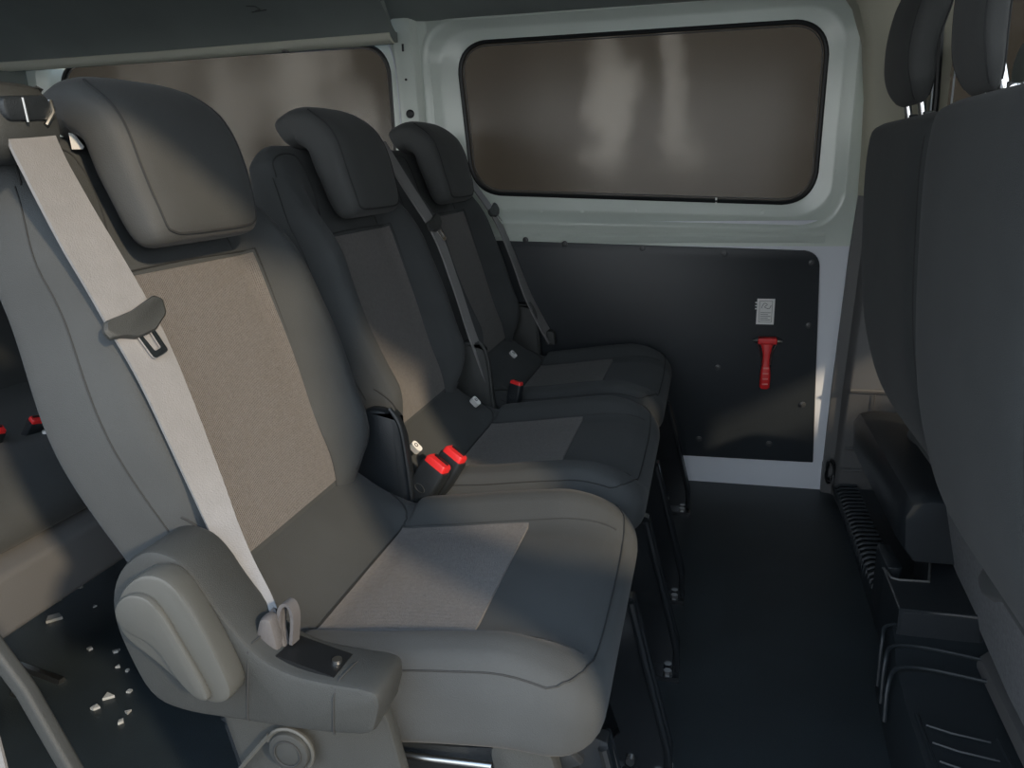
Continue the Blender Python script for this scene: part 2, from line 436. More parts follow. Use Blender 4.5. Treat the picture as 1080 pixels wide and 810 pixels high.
# isofix tags on the cushions
for k, (s, p) in enumerate(((seat2,(-.585,1.475,.515)),(seat2,(-.57,1.87,.50)),(seat3,(-.60,2.40,.50)))):
    b = NB(); q = V(p)
    poly = rrect([(-.007,-.013),(.007,-.013),(.007,.013),(-.007,.013)], .006, 4)
    n = V((.62,-.35,.6)).normalized(); u = V((.2,1,.2)).cross(n).normalized(); w = n.cross(u)
    loft(b, [[q+w*a[0]+u*a[1]-n*.01 for a in poly],[q+w*a[0]+u*a[1]+n*.006 for a in poly]])
    t = obj('anchor_tag', b, 'white', s)
    b = NB(); tube(b, [q+n*.0065+w*.003*math.cos(a)+u*.004*math.sin(a)-u*.003 for a in [i*math.pi/5 for i in range(10)]], .0009, 5, True); obj('tag_symbol', b, 'black', t)

# ---- side cover of the nearest seat
sc = [(-.670,.625),(-.630,.660),(-.602,.664),(-.568,.650),(-.535,.592),(-.495,.543),(-.455,.522),(-.40,.517),(-.345,.517),(-.338,.500),(-.345,.475),(-.350,.456),(-.38,.450),(-.44,.446),(-.53,.446),(-.60,.445),(-.645,.458),(-.668,.51),(-.684,.57)]
sc = chaikin(sc)
b = NB(); prism(b, sc, .700, .778, 'y', .008)
cover = obj('side_cover', b, 'plastic', seat1)
b = NB()   # split lines of the cover
for x0, x1, z0 in ((-.500,-.512,.551),(-.392,-.400,.518)):
    tube(b, [(x0+.010,.770,z0-.006),(x0+.004,.74,z0),(x0,.710,z0),(x0-.001,.7015,z0-.007),((x0+x1)/2,.6995,.50),(x1,.6995,.455),(x1,.7015,.449)], .0013, 6)
obj('split_line', b, 'seam', cover)
b = NB()   # recess with the belt anchor
hexa(b, [(-.475,.716,.50),(-.400,.712,.50),(-.398,.758,.50),(-.470,.762,.50),(-.475,.716,.5335),(-.400,.712,.5185),(-.398,.758,.5185),(-.470,.762,.5325)]); obj('anchor_recess', b, 'rubber', cover)
b = NB(); tube(b, [(-.408,.738,.512),(-.408,.738,.524)], .006, 12); obj('anchor_bolt', b, 'steel', cover)
b = NB()   # reclining lever
lev = chaikin([(-.646,.592),(-.632,.630),(-.598,.655),(-.566,.650),(-.545,.620),(-.510,.540),(-.503,.505),(-.530,.492),(-.56,.505),(-.60,.540),(-.638,.565)])
prism(b, lev, .666, .700, 'y', .006); lv = obj('recliner_lever', b, 'plastic2', cover)
b = NB(); lev2 = chaikin([(-.640,.600),(-.630,.622),(-.606,.633),(-.582,.624),(-.558,.575),(-.530,.515),(-.530,.503),(-.548,.504),(-.570,.528),(-.592,.568),(-.628,.580)])
prism(b, lev2, .658, .669, 'y', .004); obj('lever_face', b, 'plastic2', lv)
b = NB()   # lower bracket
prism(b, rrect([(-.60,.45),(-.36,.45),(-.33,.30),(-.30,.10),(-.52,.10)], .02, 4), .755, .775, 'y', .004)
br = obj('side_bracket', b, 'plastic', seat1)
b = NB(); cyl(b, (-.487,.735,.378), .028, .022, 'y', 28, .005); pv = obj('pivot_cap', b, 'plastic', br)
b = NB(); tube(b, [(-.487+.018*math.cos(a),.734,.378+.018*math.sin(a)) for a in [i*math.pi/12 for i in range(24)]], .0014, 6, True); obj('cap_groove', b, 'seam', pv)
b = NB(); tube(b, [(-.487+.031*math.cos(a),.742,.378+.031*math.sin(a)) for a in [math.radians(-40+i*12) for i in range(18)]], .003, 6); tube(b, [(-.515,.742,.395),(-.56,.742,.34),(-.60,.742,.29)], .003, 6); obj('bracket_rim', b, 'plastic2', br)
b = NB(); prism(b, rrect([(-.245,.385),(-.165,.39),(-.10,.10),(-.20,.10)], .02, 4), .80, .83, 'y', .005); obj('front_bracket', b, 'plastic', seat1)
b = NB(); tube(b, [(-.52,.80,.338),(-.24,.80,.350)], .005, 10); obj('slide_bar', b, 'steel', seat1)

# ---- belt guide on the near shoulder of the nearest seat
b = NB(); gl = rrect([(-.93,1.190),(-.83,1.196),(-.800,1.182),(-.787,1.135),(-.803,1.100),(-.93,1.095)], .018, 4)
prism(b, gl, .775, .872, 'y', .012); gd = obj('belt_guide', b, 'plastic', seat1)
b = NB(); prism(b, rrect([(.785,1.145),(.783,1.172),(.850,1.178),(.856,1.150)], .008, 3), -.800, -.786, 'x', .003); obj('guide_slot', b, 'black', gd)
b = NB(); tube(b, [(-.788,.842,1.143),(-.785,.853,1.158),(-.790,.856,1.172)], .003, 8); tube(b, [(-.784,.812,1.145),(-.784,.810,1.172)], .002, 6); obj('guide_rib', b, 'steel', gd)

# ---- seat belts
def belt(label, pts, hw, tong_t, loc, seatname, lw=None):
    root = thing('seat_belt', label, 'seat belt', loc, None)
    P = spline(pts, 8); n = len(P)
    wv = []
    for i in range(n):
        k = i/(n-1)*(len(hw)-1); a = int(min(k, len(hw)-2)); wv.append(V(hw[a]).lerp(V(hw[a+1]), k-a))
    b = NB(); ribbon(b, P, wv); obj('webbing', b, 'webbing', root)
    i = int(tong_t*(n-1)); p = P[i]; t = (P[i+1]-P[i-1]).normalized(); w = wv[i].normalized(); nn = t.cross(w).normalized()
    if nn.x < 0: nn = -nn
    def Q(a, c, d): return p + w*a + t*c + nn*d
    b = NB()
    sh = [(-.047,-.006),(-.040,-.016),(.0,-.013),(.040,-.018),(.050,-.008),(.044,.010),(.018,.022),(-.010,.020),(-.028,.010),(-.044,.006)]
    sh = rrect(sh, .003, 2)
    loft(b, [[Q(a*.92,c*.9,.002) for a, c in sh],[Q(a,c,.004) for a, c in sh],[Q(a,c,.009) for a, c in sh],[Q(a*.92,c*.9,.012) for a, c in sh]])
    tg = obj('tongue', b, 'plastic', root)
    b = NB(); o = rrect([(-.010,.012),(.016,.012),(.020,.052),(-.004,.052)], .004, 3); q = rrect([(-.003,.020),(.010,.020),(.012,.044),(.002,.044)], .002, 3)
    loft(b, [[Q(a,c,.006) for a, c in o],[Q(a,c,.009) for a, c in o],[Q(a,c,.009) for a, c in q],[Q(a,c,.006) for a, c in q],[Q(a,c,.006) for a, c in o]], True, False, False)
    obj('tongue_blade', b, 'chrome', tg)
    return root, P, wv
b1, P1, W1 = belt('pale webbing seat belt across the nearest seat, sunlit',
     [(-.800,.822,1.150),(-.785,.824,1.10),(-.753,.828,1.020),(-.715,.832,.937),(-.672,.832,.84),(-.624,.828,.702),(-.567,.794,.615),(-.522,.770,.566),(-.494,.748,.540),(-.488,.742,.520)],
     [(0,.036,.004),(0,.034,.006),(.004,.033,.008),(.006,.032,.008),(.006,.026,.006),(.006,.018,.006),(.010,.010,.006),(.010,.006,.006),(.010,.006,.006)], .375, (-.54,.77,.55), 'n')
b = NB(); pp = [V((-.476,.742,.530)),V((-.482,.745,.555)),V((-.478,.748,.580)),V((-.468,.748,.585)),V((-.462,.746,.570)),V((-.466,.744,.535))]
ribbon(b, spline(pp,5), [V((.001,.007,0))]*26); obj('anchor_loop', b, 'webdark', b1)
b = NB(); ribbon(b, spline([V((-.510,.758,.545)),V((-.503,.750,.56)),V((-.492,.744,.545)),V((-.484,.740,.520))],5), [V((.010,.004,.012))]*16); 
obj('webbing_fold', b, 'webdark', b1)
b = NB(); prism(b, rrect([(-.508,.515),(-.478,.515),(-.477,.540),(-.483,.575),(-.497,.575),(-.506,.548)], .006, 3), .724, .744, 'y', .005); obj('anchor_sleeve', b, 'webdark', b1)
belt('grey seat belt hanging between the middle and the farthest seat',
     [(-.835,1.985,1.15),(-.775,1.985,1.05),(-.700,1.99,.925),(-.655,1.99,.80),(-.615,1.995,.66),(-.58,2.0,.55),(-.565,2.0,.49)],
     [(0,.028,.004),(0,.026,.006),(0,.022,.006),(.003,.018,.006),(.006,.012,.006)], .33, (-.57,2.0,.5), 'm')
belt('grey seat belt on the window side of the farthest seat',
     [(-.835,2.60,1.12),(-.775,2.60,1.03),(-.705,2.61,.925),(-.650,2.615,.80),(-.60,2.62,.66),(-.545,2.62,.55),(-.515,2.62,.50)],
     [(0,.022,.004),(0,.022,.006),(0,.026,.006),(.003,.030,.006),(.006,.026,.006)], .33, (-.52,2.62,.5), 'f')

b = NB(); prism(b, rrect([(-.535,.490),(-.500,.490),(-.505,.535),(-.530,.540)], .006, 3), 2.60, 2.635, 'y', .004); obj('anchor_bracket', b, 'plastic', bpy.data.objects['seat_belt.002'])
# ---- buckles
def buckle(label, p, d, w, s=1., group='seat belt buckles'):
    # p bottom centre, d long axis, w width axis
    d = V(d).normalized(); w = (V(w) - d*V(w).dot(d)).normalized(); n = d.cross(w)
    root = thing('belt_buckle', label, 'belt buckle', p, None); p = V(p)
    def Q(a, c, e): return p + w*a*s + n*c*s + d*e*s
    b = NB(); R = []
    for e, k in ((0,.80),(.004,.9),(.03,1.0),(.068,1.02),(.072,.98)):
        R.append([Q(a.x*k,a.y*k,e) for a in rrect([(-.021,-.012),(.021,-.012),(.021,.012),(-.021,.012)], .005, 3)])
    loft(b, R); obj('buckle_body', b, 'black', root)
    b = NB(); R = []
    for e, k in ((.068,.9),(.079,.9),(.082,.8)):
        R.append([Q(a.x*k,a.y*k,e) for a in rrect([(-.020,-.012),(.020,-.012),(.020,.012),(-.020,.012)], .004, 3)])
    loft(b, R); rb = obj('release_button', b, 'red', root)
    b = NB(); R = [[Q(a.x,a.y,e) for a in rrect([(-.013,.002),(.013,.002),(.013,.007),(-.013,.007)], .002, 2)] for e in (.080,.084)]
    loft(b, R); obj('tongue_slot', b, 'rubber', rb)
    b = NB(); tube(b, [Q(.008*math.cos(a)*1.1,-.0125,.034+.005*math.sin(a)) for a in [i*math.pi/8 for i in range(16)]], .0007*s, 5, True); tube(b, [Q(.010*math.cos(a),-.0125,.020+.006*math.sin(a)) for a in [math.radians(200+i*14) for i in range(11)]], .0007*s, 5); obj('embossed_mark', b, 'plastic', root)
    b = NB(); R = [[Q(a,c,e) for a, c in ((-.012,-.003),(.012,-.003),(.012,.003),(-.012,.003))] for e in (-.05,.004)]; loft(b, R); obj('buckle_stalk', b, 'black', root)
    return root
buckle('black belt buckle with red button, nearer one of the pair after the nearest seat', (-.560,1.380,.425), (.50,.10,.85), (.80,-.30,-.45), 1.38)
buckle('black belt buckle with red button, farther one of the pair beside the middle seat', (-.535,1.425,.435), (.50,.10,.85), (.80,-.30,-.45), 1.30)
buckle('small belt buckle with red top lying between the middle and farthest seats', (-.505,2.00,.450), (.15,.05,.8), (.8,-.3,-.1), .9)

# ------------------------------------------------------------------ shell
def wall_pts(poly, y): return [(p[0], y, p[1]) for p in poly]
def grow(poly, d):
    c = sum((V(p) for p in poly), V((0,0)))/len(poly); out = []
    n = len(poly)
    for i in range(n):
        a = V(poly[i-1]); b_ = V(poly[(i+1) % n]); t = (b_-a); 
        if t.length < 1e-6: t = V((1,0))
        t.normalize(); nn = V((t.y,-t.x)); p = V(poly[i])
        if nn.dot(p-c) < 0: nn = -nn
        out.append(p+nn*d)
    return out
def window(name, outer, inner, yo, yg, ro, ri, flat):
    n = 10
    O = rrect(outer, ro, n); I = rrect(inner, ri, n)
    def mix(k): return [a.lerp(c, k) for a, c in zip(O, I)]
    b = NB()
    R = [wall_pts(rrect(flat, .012, n), yo+.004), wall_pts(grow(O,.014), yo+.004), wall_pts(grow(O,.005), yo-.003), wall_pts(grow(O,-.004), yo-.004), wall_pts(mix(.16), yo+.004), wall_pts(mix(.36), yo+.026),
         wall_pts(mix(.50), yo+.030), wall_pts(mix(.86), yo+.032), wall_pts(mix(.93), yo+.034), wall_pts(grow(I,.006), yo+.046)]
    loft(b, R, True, False, False)
    # outer skin of the body
    loft(b, [wall_pts(grow(I,.006), yo+.046), wall_pts(grow(I,.01), yo+.07), wall_pts(rrect(flat,.012,n), yo+.075), wall_pts(rrect(flat,.012,n), yo+.004)], True, False, False)
    fr = struct(name, b, 'paint')
    b = NB(); R = []
    ring = []
    for k in range(8):
        a = k*math.pi/4; ring.append(wall_pts(grow(I, .002+.008*math.cos(a)), yg-.006+.008*math.sin(a)))
    loft(b, ring+[ring[0]], True, False, False); obj('window_seal', b, 'rubber', fr)
    b = NB(); loft(b, [wall_pts(grow(I,.004), yg-.002), wall_pts(grow(I,.004), yg+.003)]); g = obj('glass_pane', b, 'glass', fr, smooth=False)
    b = NB(); I2 = grow(I,-.010); tube(b, wall_pts(I2, yg-.005), .0022, 6, True); obj('seal_lip', b, 'trimgrey', fr)
    return fr
W1_ = window('window_1', [(-.957,1.548),(.405,1.556),(.400,.868),(-.925,.905)], [(-.840,1.480),(.318,1.482),(.312,.950),(-.800,1.000)], 2.66, 2.705, .12, .095,
       [(-.985,1.60),(.432,1.60),(.437,.82),(-.985,.82)])
W2_ = window('window_2', [(-2.50,1.548),(-1.045,1.548),(-1.065,.905),(-2.50,.905)], [(-2.42,1.500),(-1.085,1.497),(-1.075,.99),(-2.42,.99)], 2.66, 2.705, .10, .10,
       [(-2.86,1.60),(-1.035,1.60),(-1.035,.82),(-2.86,.82)])
b = NB(); 
for x in (-.68,-.56,-.42,-.24,.16): cyl(b, (x,2.686,.925+(.01 if x<0 else 0)), .006, .006, 'y', 10)
for x, z in ((.372,1.25),(.372,1.05),(.368,1.40)): cyl(b, (x,2.686,z), .005, .006, 'y', 10)
for x in (-.72,-.58,-.40,-.20,-.02,.12): cyl(b, (x,2.690,1.522), .005, .005, 'y', 10)
obj('weld_dimple', b, 'paint', W1_)
b = NB(); box(b, (.012,2.692,.950), (.018,2.70,.972)); obj('window_clip', b, 'white', W1_)
# pillar between the windows
b = NB()
prof = [(-1.045,2.675),(-1.040,2.650),(-1.034,2.632),(-1.025,2.626),(-.985,2.626),(-.970,2.628),(-.962,2.640),(-.955,2.658),(-.925,2.664)]
R = []
for z, dx in ((1.60,-.015),(1.45,-.004),(1.30,.004),(1.1,.012),(.86,.018)): R.append([(p[0]+dx, p[1], z) for p in prof] + [(-.93+dx,2.73,z),(-1.04+dx,2.73,z)])
loft(b, R); pil = struct('trim_1', b, 'paint')
b = NB(); box(b, (-1.008,2.622,1.457), (-1.002,2.635,1.480)); cyl(b, (-1.000,2.622,1.37), .004, .008, 'y', 10); obj('pillar_slot', b, 'rubber', pil)
b = NB(); cyl(b, (-.992,2.619,1.262), .014, .012, 'y', 20, .003); obj('pillar_plug', b, 'rubber', pil)
b = NB(); tube(b, spline([(-1.072,2.655,1.505),(-1.050,2.650,1.44),(-1.040,2.648,1.36),(-1.034,2.645,1.22)], 6), .0035, 8); obj('pillar_flange', b, 'strip', pil)
# lower far wall
b = NB(); box(b, (-2.86,2.6655,0), (.437,2.735,.90)); wf = struct('wall_far', b, 'strip', smooth=False)
b = NB(); loft(b, [[(x,2.662,.862),(x,2.655,.852),(x,2.657,.842),(x,2.664,.83)] for x in (-.985,.35)], False); obj('wall_ledge', b, 'paint', wf)
# black panel
pp = rrect([(-1.6,.868),(-1.60,.085),(.369,.100),(.338,.806)], [.02,.02,.004,.045], 6)
b = NB(); prism(b, pp, 2.652, 2.664, 'y', .002); pnl = thing('wall_panel', 'black plastic panel riveted to the far wall under the window', 'wall panel', (-.3,2.66,.08)); obj('panel_sheet', b, 'panel', pnl)
for x, z in [(-.609,.842),(-.474,.829),(-.214,.815),(.048,.798),(.316,.770),(.322,.568),(.044,.418),(.321,.302),(-.008,.162),(.224,.159)]:
    b = NB(); cyl(b, (x,2.652,z), .010, -.004, 'y', 16, .001); cyl(b, (x,2.648,z), .005, -.003, 'y', 12); obj('rivet', b, 'rivet', pnl)
# paper label
b = NB(); box(b, (.158,2.6500,.569), (.213,2.6518,.653)); lab = tag(obj('sticker', b, 'white', loc=(.185,2.65,.569), smooth=False), 'small white instruction sticker above the red hammer', 'sticker')
b = NB()
box(b, (.166,2.6494,.576), (.206,2.6499,.577)); box(b, (.166,2.6494,.645), (.206,2.6499,.646)); box(b, (.166,2.6494,.576), (.167,2.6499,.646)); box(b, (.205,2.6494,.576), (.206,2.6499,.646))
for i in range(5): box(b, (.170,2.6494,.583+i*.006), (.202-(i%2)*.008,2.6499,.5845+i*.006))
tube(b, spline([(.172,2.6496,.622),(.180,2.6496,.638),(.190,2.6496,.634),(.182,2.6496,.626),(.196,2.6496,.621),(.202,2.6496,.632)],5), .0009, 5)
obj('sticker_print', b, 'trimgrey', lab)
b = NB()
for i in range(3): box(b, (.1525,2.6500,.618+i*.010), (.158,2.6515,.622+i*.010))
obj('sticker_tab', b, 'white', lab)
# hammer
hm = thing('emergency_hammer', 'red emergency hammer clipped to the black wall panel', 'hammer', (.196,2.65,.357))
b = NB(); R = []
for z, w, d in ((.357,.011,.010),(.362,.016,.013),(.40,.0165,.014),(.425,.014,.013),(.440,.011,.011),(.47,.0115,.010),(.50,.017,.009),(.512,.026,.008)):
    R.append([(.196+a.x*w, 2.640+a.y*d-.004, z) for a in rrect([(-1,-1),(1,-1),(1,.9),(-1,.9)], .5, 3)])
loft(b, R); obj('hammer_handle', b, 'red', hm)
b = NB(); box(b, (.166,2.618,.508), (.226,2.648,.530)); hd = obj('hammer_head', b, 'red', hm, bev=.005)
for sg in (-1,1):
    b = NB(); tube(b, [(.196+sg*.028,2.632,.519),(.196+sg*.036,2.632,.519),(.196+sg*.046,2.632,.517)], .010, 12, r2=.003); obj('striking_point', b, 'steel', hm)
b = NB()
for sg in (-1,1): tube(b, spline([(.196+sg*.030,2.640,.506),(.196+sg*.021,2.640,.485),(.196+sg*.015,2.640,.455),(.196+sg*.014,2.640,.436)],5), .0018, 6)
obj('bracket_wire', b, 'steel', hm)
b = NB()
for i in range(4): box(b, (.187,2.6215,.372+i*.018), (.205,2.624,.377+i*.018))
obj('grip_mark', b, mat('pale_red', (.85,.25,.22), .4), hm)

# floor
b = NB(); box(b, (-2.9,.45,-.05), (.47,2.70,0)); struct('floor', b, 'floor', smooth=False)
# ceiling
def liner(prof, xs):
    b = NB(); top = [(y, z+.03) for y, z in prof][::-1]
    loft(b, [[(x+s*y*0, y, z+dz) for y, z in list(prof)+top] for x, s, dz in xs]); return b
cl = liner([(2.655,1.478),(2.61,1.478),(2.585,1.492),(2.565,1.515),(2.53,1.555),(2.42,1.63),(2.2,1.70),(1.8,1.735),(1.2,1.735),(.7,1.68),(.46,1.56)], [(-2.9,0,-.004),(-1.9,0,-.002),(-1.022,0,.008)])
ce = struct('ceiling', cl, 'liner')
b = NB(); loft(b, [[(x,2.620,1.474+dz),(x,2.592,1.476+dz),(x,2.580,1.484+dz),(x,2.572,1.500+dz),(x,2.580,1.504+dz),(x,2.620,1.484+dz)] for x, dz in ((-2.9,-.004),(-1.9,-.002),(-1.03,.008))]); obj('liner_lip', b, 'lip', ce)
b = NB()
for x in (-2.35,-1.95,-1.42): cyl(b, (x,2.603,1.474), .012, .006, 'z', 12)
obj('liner_clip', b, 'trimgrey', ce)
b = NB()
tube(b, [(-1.47,2.470,1.598),(-1.44,2.474,1.596),(-1.43,2.484,1.588),(-1.45,2.490,1.586)], .002, 6); tube(b, [(-1.465,2.492,1.583),(-1.41,2.488,1.586)], .002, 6); obj('liner_hook', b, 'trimgrey', ce)
b2 = liner([(2.68,1.548),(2.63,1.556),(2.60,1.575),(2.53,1.62),(2.42,1.66),(2.2,1.71),(1.8,1.74),(1.2,1.74),(.7,1.69),(.46,1.56)], [(-1.16,0,0),(.9,0,0),(1.9,0,-.0)])
ob = struct('ceiling_cab', b2, 'liner')
# rear wall, rear D pillar
b = NB(); box(b, (-2.95,.45,-.05), (-2.88,2.73,.95)); box(b, (-2.95,.45,1.45), (-2.88,2.73,1.76)); box(b, (-2.95,.45,.9), (-2.88,.8,1.5)); box(b, (-2.95,2.35,.9), (-2.88,2.73,1.5)); box(b, (-2.95,1.52,.9), (-2.88,1.66,1.5)); struct('wall_rear', b, 'trimgrey', smooth=False)
b = NB(); prism(b, rrect([(-2.88,2.75),(-2.88,2.45),(-2.62,2.55),(-2.52,2.70)], .03, 4), .0, 1.60, 'z', 0); struct('trim_2', b, 'dash')
# near wall behind the sliding door
b = NB(); box(b, (-2.95,.40,-.05), (-1.20,.46,1.0)); box(b, (-2.95,.40,1.42), (-1.20,.46,1.62)); box(b, (-1.36,.40,-.05), (-1.20,.46,1.6)); box(b, (-2.95,.40,.9), (-2.7,.46,1.5)); struct('wall_near', b, 'trimgrey', smooth=False)
b = NB(); box(b, (-1.20,.40,1.54), (1.9,.48,1.72)); box(b, (.45,.40,-.05), (.60,.46,1.6)); box(b, (.60,.40,-.05), (1.9,.46,.95)); struct('wall_front', b, 'paint', smooth=False)
b = NB(); box(b, (1.85,.45,-.05), (1.95,2.73,1.05)); struct('wall_cab', b, 'trimgrey', smooth=False)

# B pillar trims on the far side
b = NB()
R = []
for z, x0, x1, yy in ((.975,.436,.60,2.60),(1.10,.434,.60,2.60),(1.25,.428,.585,2.60),(1.40,.41,.57,2.60),(1.50,.375,.55,2.595),(1.60,.30,.52,2.56)):
    R.append([(x0,2.70,z),(x0-.002,2.63,z),(x0+.008,yy+.01,z),(x0+.03,yy,z),(x1-.03,yy,z),(x1,yy+.02,z),(x1+.01,2.70,z)])
loft(b, R); struct('trim_3', b, 'trimwarm')
b = NB(); R = []
for z, x0, yy in ((0,.400,2.60),(.1,.400,2.60),(.105,.402,2.61),(.36,.408,2.61),(.365,.408,2.598),(.375,.409,2.605),(.80,.425,2.605),(.974,.436,2.598)):
    R.append([(x0,2.70,z),(x0-.001,2.645,z),(x0+.012,2.640,z),(x0+.030,2.636,z),(x0+.040,yy+.01,z),(x0+.052,yy,z),(.86,yy,z),(.88,2.70,z)])
loft(b, R); t4 = struct('trim_4', b, 'trimgrey')
b = NB(); tube(b, [(.455,2.600,.372),(.86,2.600,.372)], .005, 6); tube(b, [(.455,2.603,.175),(.86,2.603,.175)], .005, 6); tube(b, [(.455,2.603,.10),(.86,2.603,.10)], .005, 6); tube(b, [(.53,2.601,.36),(.53,2.601,0)], .0018, 6); obj('trim_ridge', b, 'trimgrey', t4)
# far front door with its window
b = NB()
box(b, (.60,2.66,.0), (1.9,2.73,1.02)); box(b, (.60,2.66,1.0), (.655,2.73,1.60)); box(b, (1.7,2.66,1.0), (1.9,2.73,1.60)); box(b, (.60,2.66,1.53), (1.9,2.73,1.60))
d1 = struct('door_1', b, 'trimwarm', smooth=False)
b = NB(); tube(b, [(.625,2.652,.98),(.622,2.652,1.25),(.606,2.652,1.60)], .009, 8); obj('door_seal', b, 'rubber', d1)
b = NB(); tube(b, [(.612,2.648,.98),(.609,2.648,1.25),(.593,2.648,1.60)], .003, 8);  tube(b, [(.665,2.652,1.0),(.663,2.652,1.30),(.667,2.652,1.45),(.70,2.652,1.525)], .003, 8); obj('door_bright_edge', b, 'strip', d1)
b = NB(); box(b, (.655,2.69,1.02), (1.7,2.695,1.53)); obj('glass_pane', b, 'glass', d1, smooth=False)

# coil of cable at the pillar foot
b = NB(); pts = []
for i in range(60):
    a = i*.42; pts.append((.418+.012*math.cos(a)+.004*math.sin(i*.9), 2.612-.004*math.sin(i*.37), .088+(.038+.006*math.sin(i*.3))*math.sin(a)))
tube(b, pts, .0028, 6); tube(b, spline([pts[-1],(.428,2.60,.05),(.436,2.595,.012),(.44,2.50,.006),(.446,2.36,.006)],6), .0028, 6)
tag(obj('cable_coil', b, 'rubber', loc=(.42,2.61,.04)), 'small coil of black cable hanging at the foot of the far pillar', 'cable')

# ------------------------------------------------------------------ front seats
def front_seat(name, y, dx, w, label, hy, hx=0, hz=0, hw=1, hh=1):
    r = thing(name, label, 'seat', (.6+dx, y, 0), 'front seats seen from behind')
    P = Pad(y, [(.560+dx,.36),(.485+dx,.50),(.430+dx,.66),(.404+dx,.80),(.392+dx,.95),(.385+dx,1.08),(.392+dx,1.165)],
            [(0,w*.80),(.2,w*.95),(.5,w),(.8,w*1.0),(.95,w*.99),(1,w*.96)], [(0,.05),(.3,.085),(.7,.08),(1,.075)], n=5.5, e0=.06, e1=.045)
    o = obj('backrest', P.build(NB(), 40, 48), 'fabric', r)
    b = NB()
    P.edge(b, .06, .94, math.radians(218)); P.edge(b, .06, .94, math.radians(-38))
    obj('seam', b, 'seam', o)
    H = Pad(hy, [(.420+dx+hx,1.195+hz),(.405+dx+hx,1.26+hz),(.405+dx+hx,1.33),(.425+dx+hx,1.42),(.44+dx+hx,1.47)], [(0,.095*hw),(.2,.125*hw),(.7,.135*hw),(1,.11*hw)], [(0,.035*hh),(.3,.05*hh),(.7,.055*hh),(1,.04*hh)], n=3.2, e0=.14, e1=.14)
    o = obj('headrest', H.build(NB(), 36, 44), 'headrest', r)
    b = NB(); H.edge(b, .04, .96, math.radians(212)); H.edge(b, .04, .96, math.radians(-32)); H.edge(b, .04, .96, math.radians(148)); H.edge(b, .04, .96, math.radians(32)); obj('seam', b, 'seam', o)
    for sg in (-1,1):
        b = NB(); tube(b, [(.420+dx+hx*.6,hy+sg*.065*hw,1.12),(.415+dx+hx,hy+sg*.065*hw,1.23)], .0085, 14); obj('headrest_post', b, 'chrome', r)
        b = NB(); cyl(b, (.420+dx+hx*.6,hy+sg*.065*hw,1.158), .015, .020, 'z', 18, .003); obj('post_collar', b, 'chrome' if sg<0 else 'black', r)
    # cushion
    Q = Pad(y, [(.50+dx,.42),(.60+dx,.37),(.75+dx,.38),(.95+dx,.41),(1.06+dx,.40)], w*.95, .06, n=4, bol=lambda t:.03, e0=.06, e1=.1)
    obj('seat_cushion', Q.build(NB(), 24, 36), 'fabric', r)
    return r
fn = front_seat('front_seat', 1.19, .012, .272, 'large dark front seat back nearest the camera, cut by the right frame edge', 1.318, -.062, -.028, .66, .42)
ff = front_seat('front_seat', 1.94, .055, .30, 'dark front seat farther away, beside the far pillar, on two chrome headrest posts', 2.03, -.045, 0, 1, .78)

# far seat pedestal side
b = NB()
R = []
for yy, k in ((1.74,.0),(1.745,.004),(1.80,.008),(2.05,.008),(2.36,.008),(2.41,.002),(2.425,-.012)):
    R.append([(.47-k,yy,.22),(.448-k,yy,.25),(.442-k,yy,.325+k),(.455-k*.5,yy,.352+k),(.49,yy,.362+k),(.62,yy,.355+k),(.62,yy,.22)])
loft(b, R)
o = obj('seat_base_cover', b, 'black', ff)
b = NB(); prism(b, rrect([(.60,.06),(.90,.06),(.90,.34),(.60,.34)], .02, 3), 2.06, 2.40, 'y', .006); obj('seat_pedestal', b, 'black', ff)
# seat base with grey felt side
sb = thing('felt_box', 'grey felt covered box under the front seats', 'box', (.7,1.3,.16))
b = NB(); R = []
for yy, x0, x1, z0, z1 in ((.60,.525,.50,.165,.36),(1.35,.540,.505,.17,.36),(1.70,.555,.515,.19,.36),(2.02,.575,.53,.23,.36),(2.04,.59,.545,.25,.34)):
    R.append([(x0,yy,z0),(x1,yy,z1),(x1+.03,yy,z1+.015),(.85,yy,z1+.015),(.85,yy,z0)])
loft(b, R); obj('felt_side', b, 'felt', sb)
b = NB(); prism(b, rrect([(.58,.165),(.9,.165),(.9,.36),(.58,.36)], .02, 3), .76, 1.66, 'y', .006); obj('base_box', b, 'black', sb)

# raised front platform with treads
st = thing('step_cover', 'black ribbed plastic step cover along the floor beside the front seats', 'step cover', (.6,1.6,0))
b = NB()
R = []
for yy, x0, z in ((.55,.352,.115),(1.36,.366,.115),(1.48,.372,.12),(1.52,.376,.145),(1.58,.380,.155),(1.62,.395,.06),(1.70,.420,.05),(2.2,.435,.04),(2.60,.440,.035)):
    R.append([(x0,yy,0),(x0+.004,yy,z*.8),(x0+.018,yy,z),(x0+.03,yy,z+.002),(.92,yy,z+.002),(.92,yy,0)])
loft(b, R); obj('step_body', b, 'ribrub', st, bev=0)
b = NB()
for i in range(34):
    yy = 1.66+i*.028; tube(b, [(.432+.0003*i,yy,.012),(.436,yy,.045),(.450,yy,.052),(.50,yy+.004,.052)], .0055, 6)
obj('edge_rib', b, 'ribrub', st)
b = NB()
for k, yy in enumerate((1.45,1.505,1.56)):
    z = .135+.012*k; tube(b, spline([(.360+.004*k,yy-.05,.05),(.364+.004*k,yy-.03,z-.02),(.385,yy,z),(.44,yy+.01,z),(.54,yy-.01,z)],5), .0042, 8)
for k in range(12):
    yy = 1.30-k*.045; tube(b, [(.405,yy+.012,.119),(.44,yy-.004,.121),(.50,yy-.012,.119)], .0028, 6)
tube(b, [(.395,1.34,.118),(.395,.6,.116)], .004, 6); tube(b, [(.515,1.30,.118),(.515,.6,.116)], .004, 6)
obj('tread_rib', b, 'ribrub', st)
